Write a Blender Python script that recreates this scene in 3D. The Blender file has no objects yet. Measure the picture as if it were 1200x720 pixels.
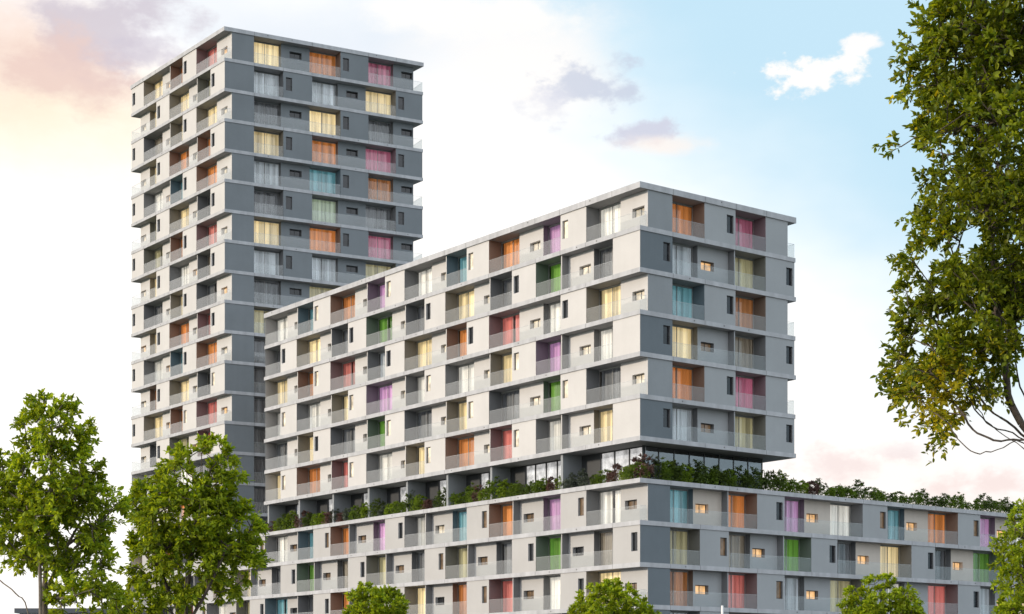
import bpy, math, random
import numpy as np
from mathutils import Vector, Matrix

random.seed(7)
rng = np.random.default_rng(11)
SC = bpy.context.scene
COL = SC.collection
F, CX, HY, CZ = 2030.0, 600.0, 807.0, 1.6      # focal length in px, image centre, horizon row, eye height

def px(x, y, D):
    """a point D metres in front of the camera seen at photo pixel (x, y)"""
    return Vector(((x - CX) / F * D, D, CZ + (HY - y) / F * D))

# ------------------------------------------------------------------ camera
cam_d = bpy.data.cameras.new('camera')
cam = bpy.data.objects.new('camera', cam_d); COL.objects.link(cam)
cam_d.sensor_width = 36; cam_d.sensor_fit = 'HORIZONTAL'
cam_d.lens = F / 1200 * 36
cam_d.shift_y = (HY - 360) / 1200
cam_d.clip_end = 6000; cam_d.clip_start = 0.2
cam.location = (0, 0, CZ); cam.rotation_euler = (math.radians(90), 0, 0)
SC.camera = cam

# ------------------------------------------------------------------ materials
def nodes(name):
    m = bpy.data.materials.new(name); m.use_nodes = True
    nt = m.node_tree; nt.nodes.clear()
    out = nt.nodes.new('ShaderNodeOutputMaterial')
    return m, nt, out

def N(nt, t, **kw):
    n = nt.nodes.new(t)
    for k, v in kw.items():
        setattr(n, k, v)
    return n

def plaster(name, col, var=0.10, rough=0.85, scale=0.35, streak=0.5, bump=0.15, spec=0.3, board=0.0):
    """painted or cast surface: broad tonal patches, vertical weather streaks, fine grain"""
    m, nt, out = nodes(name)
    L = nt.links.new
    geo = N(nt, 'ShaderNodeTexCoord')
    p = N(nt, 'ShaderNodeBsdfPrincipled')
    p.inputs['Roughness'].default_value = rough
    p.inputs['Specular IOR Level'].default_value = spec
    n1 = N(nt, 'ShaderNodeTexNoise'); n1.inputs['Scale'].default_value = scale; n1.inputs['Detail'].default_value = 6
    n1.inputs['Roughness'].default_value = 0.6
    L(geo.outputs['Object'], n1.inputs['Vector'])
    mp = N(nt, 'ShaderNodeMapping'); mp.inputs['Scale'].default_value = (2.2, 2.2, 0.16)
    L(geo.outputs['Object'], mp.inputs['Vector'])
    n2 = N(nt, 'ShaderNodeTexNoise'); n2.inputs['Scale'].default_value = 1.0; n2.inputs['Detail'].default_value = 5
    L(mp.outputs[0], n2.inputs['Vector'])
    n3 = N(nt, 'ShaderNodeTexNoise'); n3.inputs['Scale'].default_value = 9; n3.inputs['Detail'].default_value = 3
    L(geo.outputs['Object'], n3.inputs['Vector'])
    a = N(nt, 'ShaderNodeMath', operation='MULTIPLY_ADD'); a.inputs[1].default_value = streak; L(n2.outputs['Fac'], a.inputs[0]); L(n1.outputs['Fac'], a.inputs[2])
    b = N(nt, 'ShaderNodeMath', operation='MULTIPLY_ADD'); b.inputs[1].default_value = 0.25; L(n3.outputs['Fac'], b.inputs[0]); L(a.outputs[0], b.inputs[2])
    mr = N(nt, 'ShaderNodeMapRange')
    mid = 0.5 + streak * 0.5 + 0.125
    mr.inputs['From Min'].default_value = mid - 0.35; mr.inputs['From Max'].default_value = mid + 0.35
    mr.inputs['To Min'].default_value = 1 - 1.6 * var; mr.inputs['To Max'].default_value = 1 + 1.3 * var
    L(b.outputs[0], mr.inputs['Value'])
    mul = N(nt, 'ShaderNodeMix', data_type='RGBA', blend_type='MULTIPLY'); mul.inputs['Factor'].default_value = 1
    mul.inputs['A'].default_value = (*col, 1)
    L(mr.outputs[0], mul.inputs['B']); L(mul.outputs['Result'], p.inputs['Base Color'])
    bp = N(nt, 'ShaderNodeBump'); bp.inputs['Strength'].default_value = bump; bp.inputs['Distance'].default_value = 0.02
    L(n3.outputs['Fac'], bp.inputs['Height']); L(bp.outputs[0], p.inputs['Normal'])
    L(p.outputs[0], out.inputs[0])
    return m

def simple(name, col, rough=0.6, metal=0.0, spec=0.5):
    m, nt, out = nodes(name)
    p = N(nt, 'ShaderNodeBsdfPrincipled')
    tc = N(nt, 'ShaderNodeTexCoord'); n = N(nt, 'ShaderNodeTexNoise'); n.inputs['Scale'].default_value = 6
    nt.links.new(tc.outputs['Object'], n.inputs['Vector'])
    mr = N(nt, 'ShaderNodeMapRange'); mr.inputs['To Min'].default_value = 0.85; mr.inputs['To Max'].default_value = 1.15
    nt.links.new(n.outputs['Fac'], mr.inputs['Value'])
    mul = N(nt, 'ShaderNodeMix', data_type='RGBA', blend_type='MULTIPLY'); mul.inputs['Factor'].default_value = 1
    mul.inputs['A'].default_value = (*col, 1); nt.links.new(mr.outputs[0], mul.inputs['B'])
    nt.links.new(mul.outputs['Result'], p.inputs['Base Color'])
    p.inputs['Roughness'].default_value = rough; p.inputs['Metallic'].default_value = metal
    p.inputs['Specular IOR Level'].default_value = spec
    nt.links.new(p.outputs[0], out.inputs[0])
    return m

def curtain_mat(name, col, glow, gcol=None, sheer=0.0):
    """cloth; a lit room behind it makes it glow a little"""
    m, nt, out = nodes(name)
    L = nt.links.new
    p = N(nt, 'ShaderNodeBsdfPrincipled')
    tc = N(nt, 'ShaderNodeTexCoord'); oi = N(nt, 'ShaderNodeObjectInfo')
    mp = N(nt, 'ShaderNodeMapping'); mp.inputs['Scale'].default_value = (5.0, 1, 0.05)
    add = N(nt, 'ShaderNodeVectorMath', operation='ADD'); L(tc.outputs['Object'], add.inputs[0])
    sc = N(nt, 'ShaderNodeMath', operation='MULTIPLY'); sc.inputs[1].default_value = 40; L(oi.outputs['Random'], sc.inputs[0])
    L(sc.outputs[0], add.inputs[1]); L(add.outputs[0], mp.inputs['Vector'])
    n = N(nt, 'ShaderNodeTexNoise'); n.inputs['Scale'].default_value = 1.6; n.inputs['Detail'].default_value = 2; L(mp.outputs[0], n.inputs['Vector'])
    mr = N(nt, 'ShaderNodeMapRange'); mr.inputs['From Min'].default_value = .3; mr.inputs['From Max'].default_value = .7
    mr.inputs['To Min'].default_value = 0.42; mr.inputs['To Max'].default_value = 1.15; L(n.outputs['Fac'], mr.inputs['Value'])
    mul = N(nt, 'ShaderNodeMix', data_type='RGBA', blend_type='MULTIPLY'); mul.inputs['Factor'].default_value = 1
    mul.inputs['A'].default_value = (*col, 1); L(mr.outputs[0], mul.inputs['B'])
    L(mul.outputs['Result'], p.inputs['Base Color'])
    p.inputs['Roughness'].default_value = 0.9; p.inputs['Specular IOR Level'].default_value = 0.1
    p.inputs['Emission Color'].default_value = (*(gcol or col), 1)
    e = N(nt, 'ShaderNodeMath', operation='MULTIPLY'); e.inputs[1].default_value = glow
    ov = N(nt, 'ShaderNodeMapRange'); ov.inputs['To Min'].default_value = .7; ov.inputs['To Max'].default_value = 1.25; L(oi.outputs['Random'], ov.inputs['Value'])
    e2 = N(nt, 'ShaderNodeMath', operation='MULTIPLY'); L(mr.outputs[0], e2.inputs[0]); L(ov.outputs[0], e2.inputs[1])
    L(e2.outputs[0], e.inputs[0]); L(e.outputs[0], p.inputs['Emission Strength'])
    L(p.outputs[0], out.inputs[0])
    return m

def glass_mat(name, tint, refl, rough=0.02, haze=0.0, haze_col=(.8, .82, .84), fresnel=True):
    """thin architectural glass: clear transmission, mirror reflection, a little frosting"""
    m, nt, out = nodes(name)
    L = nt.links.new
    t = N(nt, 'ShaderNodeBsdfTransparent'); t.inputs[0].default_value = (*tint, 1)
    g = N(nt, 'ShaderNodeBsdfGlossy'); g.inputs['Roughness'].default_value = rough; g.inputs['Color'].default_value = (1, 1, 1, 1)
    mx = N(nt, 'ShaderNodeMixShader')
    lw = N(nt, 'ShaderNodeLayerWeight'); lw.inputs['Blend'].default_value = .5
    pw = N(nt, 'ShaderNodeMath', operation='POWER'); pw.inputs[1].default_value = 4.5; L(lw.outputs['Facing'], pw.inputs[0])
    ma = N(nt, 'ShaderNodeMath', operation='MULTIPLY_ADD'); ma.inputs[1].default_value = (1 - refl) * .9; ma.inputs[2].default_value = refl
    L(pw.outputs[0], ma.inputs[0]); L(ma.outputs[0], mx.inputs[0])
    L(t.outputs[0], mx.inputs[1]); L(g.outputs[0], mx.inputs[2])
    last = mx
    if haze > 0:
        d = N(nt, 'ShaderNodeBsdfDiffuse'); d.inputs[0].default_value = (*haze_col, 1)
        tr = N(nt, 'ShaderNodeBsdfTranslucent'); tr.inputs[0].default_value = (*haze_col, 1)
        m0 = N(nt, 'ShaderNodeMixShader'); m0.inputs[0].default_value = .35; L(d.outputs[0], m0.inputs[1]); L(tr.outputs[0], m0.inputs[2])
        m2 = N(nt, 'ShaderNodeMixShader'); m2.inputs[0].default_value = haze
        L(mx.outputs[0], m2.inputs[1]); L(m0.outputs[0], m2.inputs[2]); last = m2
    L(last.outputs[0], out.inputs[0])
    return m

def mirror_glass(name, col, glow=None, gs=0.0):
    """glazing over a closed-off room: glossy surface on a dark or blind-covered back"""
    m, nt, out = nodes(name)
    p = N(nt, 'ShaderNodeBsdfPrincipled')
    tc = N(nt, 'ShaderNodeTexCoord'); oi = N(nt, 'ShaderNodeObjectInfo')
    add = N(nt, 'ShaderNodeVectorMath', operation='ADD'); nt.links.new(tc.outputs['Object'], add.inputs[0])
    sc = N(nt, 'ShaderNodeMath', operation='MULTIPLY'); sc.inputs[1].default_value = 30; nt.links.new(oi.outputs['Random'], sc.inputs[0]); nt.links.new(sc.outputs[0], add.inputs[1])
    n = N(nt, 'ShaderNodeTexNoise'); n.inputs['Scale'].default_value = 1.7; n.inputs['Detail'].default_value = 3
    nt.links.new(add.outputs[0], n.inputs['Vector'])
    mr = N(nt, 'ShaderNodeMapRange'); mr.inputs['From Min'].default_value = .3; mr.inputs['From Max'].default_value = .7; mr.inputs['To Min'].default_value = .5; mr.inputs['To Max'].default_value = 1.4
    nt.links.new(n.outputs['Fac'], mr.inputs['Value'])
    mul = N(nt, 'ShaderNodeMix', data_type='RGBA', blend_type='MULTIPLY'); mul.inputs['Factor'].default_value = 1
    mul.inputs['A'].default_value = (*col, 1); nt.links.new(mr.outputs[0], mul.inputs['B'])
    nt.links.new(mul.outputs['Result'], p.inputs['Base Color'])
    p.inputs['Roughness'].default_value = 0.04; p.inputs['Specular IOR Level'].default_value = 0.6
    if glow:
        p.inputs['Emission Color'].default_value = (*glow, 1)
        e = N(nt, 'ShaderNodeMath', operation='MULTIPLY'); e.inputs[1].default_value = gs
        nt.links.new(mr.outputs[0], e.inputs[0]); nt.links.new(e.outputs[0], p.inputs['Emission Strength'])
    nt.links.new(p.outputs[0], out.inputs[0])
    return m

def leaf_mat(name, col, col2, trans=0.45, tcol=None):
    m, nt, out = nodes(name)
    L = nt.links.new
    g = N(nt, 'ShaderNodeNewGeometry')
    cr = N(nt, 'ShaderNodeMix', data_type='RGBA'); cr.inputs['A'].default_value = (*col, 1); cr.inputs['B'].default_value = (*col2, 1)
    L(g.outputs['Random Per Island'], cr.inputs['Factor'])
    tc = N(nt, 'ShaderNodeTexCoord'); n = N(nt, 'ShaderNodeTexNoise'); n.inputs['Scale'].default_value = 1.3; n.inputs['Detail'].default_value = 2
    L(tc.outputs['Object'], n.inputs['Vector'])
    mr = N(nt, 'ShaderNodeMapRange'); mr.inputs['From Min'].default_value = .3; mr.inputs['From Max'].default_value = .7; mr.inputs['To Min'].default_value = .65; mr.inputs['To Max'].default_value = 1.3
    L(n.outputs['Fac'], mr.inputs['Value'])
    mul = N(nt, 'ShaderNodeMix', data_type='RGBA', blend_type='MULTIPLY'); mul.inputs['Factor'].default_value = 1
    L(cr.outputs['Result'], mul.inputs['A']); L(mr.outputs[0], mul.inputs['B'])
    p = N(nt, 'ShaderNodeBsdfPrincipled'); p.inputs['Roughness'].default_value = 0.5; p.inputs['Specular IOR Level'].default_value = 0.3
    L(mul.outputs['Result'], p.inputs['Base Color'])
    t = N(nt, 'ShaderNodeBsdfTranslucent')
    tm = N(nt, 'ShaderNodeMix', data_type='RGBA', blend_type='MULTIPLY'); tm.inputs['Factor'].default_value = 1
    tm.inputs['B'].default_value = (*(tcol or (1.9, 1.7, .6)), 1); L(mul.outputs['Result'], tm.inputs['A'])
    L(tm.outputs['Result'], t.inputs[0])
    mx = N(nt, 'ShaderNodeMixShader'); mx.inputs[0].default_value = trans
    L(p.outputs[0], mx.inputs[1]); L(t.outputs[0], mx.inputs[2]); L(mx.outputs[0], out.inputs[0])
    return m

M = {}
M['stucco'] = plaster('white_stucco', (.50, .492, .488), var=.06, streak=.2)
M['stucco_shaded'] = plaster('shaded_white_stucco', (.385, .383, .383), var=.06, streak=.2)  # white stucco, darkened in colour for the shade on the podium front
M['stucco_beige'] = plaster('beige_stucco', (.52, .47, .42), var=.07)
M['slate'] = plaster('slate_paint', (.325, .34, .355), var=.06, streak=.25)
M['slate_grey'] = plaster('slate_grey_paint', (.255, .273, .29), var=.07, streak=.25)
M['slate_dark'] = plaster('dark_slate_paint', (.14, .164, .184), var=.08, streak=.25)
M['slate_tower'] = plaster('tower_slate_paint', (.178, .197, .214), var=.08, streak=.25)
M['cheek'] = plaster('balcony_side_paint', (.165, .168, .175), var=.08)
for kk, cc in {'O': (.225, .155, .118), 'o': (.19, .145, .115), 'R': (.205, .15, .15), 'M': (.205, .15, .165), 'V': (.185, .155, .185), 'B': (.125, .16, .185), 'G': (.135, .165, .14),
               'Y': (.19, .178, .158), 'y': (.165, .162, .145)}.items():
    M['cheek_' + kk] = plaster('balcony_side_bleed_' + kk, cc, var=.08)  # colour bleed from each curtain, put into the side wall colour
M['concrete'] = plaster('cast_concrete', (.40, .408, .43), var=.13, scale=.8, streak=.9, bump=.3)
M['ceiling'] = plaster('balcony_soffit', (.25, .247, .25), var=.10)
M['frame'] = simple('dark_window_frame', (.05, .052, .056), .45, .3)
M['frame_light'] = simple('grey_door_frame', (.30, .30, .30), .45, .3)
M['rail_glass'] = glass_mat('railing_glass', (.97, .98, .98), .03, .03, haze=.085, haze_col=(.70, .71, .71))
M['pane'] = glass_mat('door_glass', (.97, .98, .98), .03, .01)
M['lobby_glass'] = glass_mat('lobby_glass', (.42, .45, .48), .34, .02)
M['joint'] = simple('joint_sealant', (.10, .10, .105), .8)
M['lobby_glass_clear'] = glass_mat('clear_lobby_glass', (.80, .82, .84), .12, .02)
M['lobby_glass_side'] = glass_mat('side_lobby_glass', (.42, .45, .48), .17, .02)
M['blind'] = mirror_glass('white_roller_blind', (.80, .77, .74), (1, .93, .87), .55)
M['win_brown'] = mirror_glass('brown_window_glass', (.10, .07, .045), (1, .6, .3), .05)
M['lobby_panel'] = plaster('lobby_dark_panel', (.055, .058, .062), var=.1, rough=.4)
M['win_dark'] = mirror_glass('dark_window_glass', (.018, .02, .024))
M['win_cream'] = mirror_glass('blind_window_glass', (.62, .56, .46), (1, .8, .5), .12)
M['win_warm'] = mirror_glass('lit_window_glass', (.45, .30, .16), (1, .55, .22), .45)
M['rail_edge'] = simple('railing_edge', (.42, .44, .45), .3, .2)
M['asphalt'] = plaster('asphalt', (.05, .05, .052), var=.2)
M['paving'] = plaster('paving', (.24, .23, .22), var=.15)
M['bark'] = plaster('bark', (.085, .068, .055), var=.35, scale=3, bump=.6)
M['bark_pale'] = plaster('pale_bark', (.15, .125, .10), var=.3, scale=3, bump=.6)
M['white_metal'] = simple('white_painted_metal', (.78, .78, .78), .35)
M['roof_dark'] = simple('dark_roof_fascia', (.05, .06, .075), .5)
M['soil'] = plaster('planter_soil', (.06, .045, .035), var=.3)

CUR = {   # curtain kinds: colour, glow, plain word
    'W': ((.84, .81, .77), .30, (1, .92, .80), 'white'),
    'S': ((.60, .63, .67), .12, (.85, .92, 1), 'silver grey'),
    'Y': ((.84, .69, .43), .42, (1, .74, .36), 'cream yellow'),
    'y': ((.52, .48, .29), .12, (1, .84, .45), 'olive yellow'),
    'O': ((.62, .25, .09), .24, (1, .32, .07), 'orange'),
    'o': ((.40, .19, .09), .12, (1, .36, .10), 'brown orange'),
    'R': ((.66, .24, .21), .20, (1, .24, .20), 'coral red'),
    'M': ((.54, .19, .28), .12, (1, .26, .42), 'magenta'),
    'V': ((.54, .31, .51), .2, (.85, .42, .78), 'violet'),
    'G': ((.15, .29, .06), .14, (.22, .55, .06), 'green'),
    'B': ((.24, .42, .46), .17, (.22, .62, .72), 'teal'),
    'g': ((.40, .46, .36), .14, (.75, .9, .6), 'sage green'),
    'D': ((.19, .195, .205), .02, (.8, .8, .9), 'dark grey'),
    'd': ((.28, .25, .21), .06, (1, .75, .5), 'taupe'),
}
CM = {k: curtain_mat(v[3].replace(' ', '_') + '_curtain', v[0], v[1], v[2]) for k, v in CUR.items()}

# ------------------------------------------------------------------ mesh helpers
class MB:
    def __init__(s): s.v = []; s.f = []; s.m = []; s.key = {}
    def vert(s, p, weld=True):
        if weld:
            k = (round(p[0], 3), round(p[1], 3), round(p[2], 3))
            if k in s.key: return s.key[k]
            s.key[k] = len(s.v)
        s.v.append(tuple(p)); return len(s.v) - 1
    def quad(s, a, b, c, d, mi=0, weld=True):
        s.f.append([s.vert(q, weld) for q in (a, b, c, d)]); s.m.append(mi)
    def box(s, x0, x1, y0, y1, z0, z1, mi=0):
        b = len(s.v)
        s.v += [(x0, y0, z0), (x1, y0, z0), (x1, y1, z0), (x0, y1, z0), (x0, y0, z1), (x1, y0, z1), (x1, y1, z1), (x0, y1, z1)]
        for q in ((3, 2, 1, 0), (4, 5, 6, 7), (0, 1, 5, 4), (1, 2, 6, 5), (2, 3, 7, 6), (3, 0, 4, 7)):
            s.f.append([b + i for i in q]); s.m.append(mi)
    def prism(s, poly, z0, z1, mi=0, mside=None, mbot=None):
        b = len(s.v); n = len(poly)
        s.v += [(p[0], p[1], z0) for p in poly] + [(p[0], p[1], z1) for p in poly]
        s.f.append([b + i for i in range(n)][::-1]); s.m.append(mi if mbot is None else mbot)
        s.f.append([b + n + i for i in range(n)]); s.m.append(mi)
        for i in range(n):
            j = (i + 1) % n
            s.f.append([b + i, b + j, b + n + j, b + n + i]); s.m.append(mi if mside is None else mside)
    def tube(s, pts, rad, n=6, mi=0):
        rings = []
        for i, p in enumerate(pts):
            p = Vector(p)
            d = (Vector(pts[min(i + 1, len(pts) - 1)]) - Vector(pts[max(i - 1, 0)])).normalized()
            a = d.orthogonal().normalized(); c = d.cross(a)
            r = rad[i]; b = len(s.v)
            for k in range(n):
                t = 2 * math.pi * k / n
                s.v.append(tuple(p + (a * math.cos(t) + c * math.sin(t)) * r))
            rings.append(b)
        for i in range(len(rings) - 1):
            for k in range(n):
                k2 = (k + 1) % n
                s.f.append([rings[i] + k, rings[i] + k2, rings[i + 1] + k2, rings[i + 1] + k]); s.m.append(mi)
        s.f.append([rings[-1] + k for k in range(n)]); s.m.append(mi)
    def mesh(s, name, mats, smooth=False):
        me = bpy.data.meshes.new(name)
        me.from_pydata(s.v, [], s.f)
        for m in mats: me.materials.append(m)
        me.polygons.foreach_set('material_index', s.m)
        if smooth: me.polygons.foreach_set('use_smooth', [True] * len(s.f))
        me.update()
        return me

def link(name, me, parent=None, loc=(0, 0, 0), rz=0.0, scale=None):
    o = bpy.data.objects.new(name, me); COL.objects.link(o)
    o.location = loc; o.rotation_euler = (0, 0, rz)
    if scale: o.scale = scale
    if parent is not None: o.parent = parent
    return o

def tag(o, label=None, cat=None, group=None, kind=None):
    if label: o['label'] = label
    if cat: o['category'] = cat
    if group: o['group'] = group
    if kind: o['kind'] = kind
    return o

def thing(name, label, cat, loc, group=None):
    o = bpy.data.objects.new(name, None); COL.objects.link(o)
    o.location = loc; o.empty_display_size = .3
    return tag(o, label, cat, group)

# ------------------------------------------------------------------ facade pieces, shared meshes (local: x along face, y inward, z up)
H, TS = 3.0, 0.33                      # storey height, slab thickness
DW, DC, SET = 0.8, 1.3, 0.06           # recess of the window walls, recess of the curtain doors, set-back of flush panels

def curtain_mesh(seed, h):
    r = random.Random(seed)
    m = MB(); n = 150
    ph = 0.0; pts = []
    split = r.choice([0.5, 0.5, 0.48, 0.55])
    base = r.uniform(9, 12)
    for i in range(n + 1):
        t = i / n
        dens = base * (1 + .55 * math.sin(2 * math.pi * (t * r.choice([1.0]) * 1.7 + seed)) * .7)
        ph += dens * 2 * math.pi / n
        amp = .045 * (1 + .5 * math.sin(5.3 * t + seed * 2))
        y = amp * math.sin(ph)
        if abs(t - split) < .006: y += .07
        pts.append((t - .5, y))
    gap = [(2, 2), (2, 2), (.93, .99), (2, 2), (.0, .05), (.485, .525)][int(seed) % 6]
    for i in range(n):
        if gap[0] <= i / n < gap[1]: continue
        (xa, ya), (xb, yb) = pts[i], pts[i + 1]
        m.quad((xa, ya, 0), (xb, yb, 0), (xb, yb * .7, h), (xa, ya * .7, h))
    return m
_curt = {}
def curtain(code, var, h):
    k = (code, var, round(h, 2))
    if k not in _curt:
        _curt[k] = curtain_mesh(var * 1.37 + .3, h).mesh('curtain', [CM[code]], True)
    return _curt[k]

_cache = {}
def door_frame(w, h):
    k = ('df', round(w, 3), round(h, 3))
    if k not in _cache:
        m = MB(); t = .04; a, b = -w / 2, w / 2
        m.box(a, a + t, 0, .09, 0, h); m.box(b - t, b, 0, .09, 0, h)
        m.box(a + t, b - t, 0, .09, h - t, h); m.box(a + t, b - t, 0, .09, 0, .05)
        m.box(-.02, .02, .003, .07, .05, h - t)
        pm = MB()
        pm.box(a + t, -.025, .035, .05, .05, h - t); pm.box(.025, b - t, .035, .05, .05, h - t)
        _cache[k] = (m.mesh('balcony_door', [M['frame_light']]), pm.mesh('pane', [M['pane']]))
    return _cache[k]

def window_mesh(w, h, rev):
    k = ('w', w, h, rev)
    if k not in _cache:
        m = MB(); a, b = -w / 2, w / 2; t = .045
        # reveal tunnel
        m.quad((a, 0, 0), (a, rev, 0), (a, rev, h), (a, 0, h), 1); m.quad((b, 0, h), (b, rev, h), (b, rev, 0), (b, 0, 0), 1)
        m.quad((a, 0, h), (a, rev, h), (b, rev, h), (b, 0, h), 1); m.quad((a, 0, 0), (b, 0, 0), (b, rev, 0), (a, rev, 0), 1)
        y0, y1 = rev - .05, rev + .03
        m.box(a + .002, a + t, y0, y1, .002, h - .002); m.box(b - t, b - .002, y0, y1, .002, h - .002)
        m.box(a + t, b - t, y0, y1, h - t, h - .002); m.box(a + t, b - t, y0, y1, .002, t)
        if w > 1: m.box(-.02, .02, y0 + .003, y1 - .003, t, h - t)
        _cache[k] = m
    return _cache[k]
_wm = {}
def window_objs(kind, pane, rmat):
    w, h, rev = {'n': (.68, 1.35, .2), 'h': (1.32, .68, .34)}[kind]
    k = (kind, pane, rmat)
    if k not in _wm:
        f = window_mesh(w, h, rev).mesh('window', [M['frame'], M[rmat]])
        pm = MB(); pm.box(-w / 2 + .045, w / 2 - .045, rev - .012, rev + .012, .045, h - .045)
        _wm[k] = (f, pm.mesh('pane', [M[pane]]))
    return _wm[k]

class Face:
    """one street face of a block: corner point, direction along it, inward normal"""
    def __init__(s, C, u, n, mod):
        s.C, s.u, s.n, s.mod = Vector(C), Vector(u), Vector(n), mod
        x = s.u if s.u.x * s.n.y - s.u.y * s.n.x > 0 else -s.u
        s.rz = math.atan2(x.y, x.x); s.flip = x != s.u
    def P(s, a, d): return s.C + s.u * a + s.n * d

def meet(fA, dA, fB, dB):
    """plan point where face A's line at depth dA crosses face B's line at depth dB"""
    p, q = fA.P(0, dA), fB.P(0, dB)
    den = fA.u.x * fB.u.y - fA.u.y * fB.u.x
    w = q - p
    a = (w.x * fB.u.y - w.y * fB.u.x) / den
    return p + fA.u * a, a

def parse(cells):
    """'WC|SC' -> kinds ['W','C','S','C'], fins {2}"""
    kinds, fins = [], set()
    for c in cells:
        if c == '|': fins.add(len(kinds))
        else: kinds.append(c)
    return kinds, fins

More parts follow.
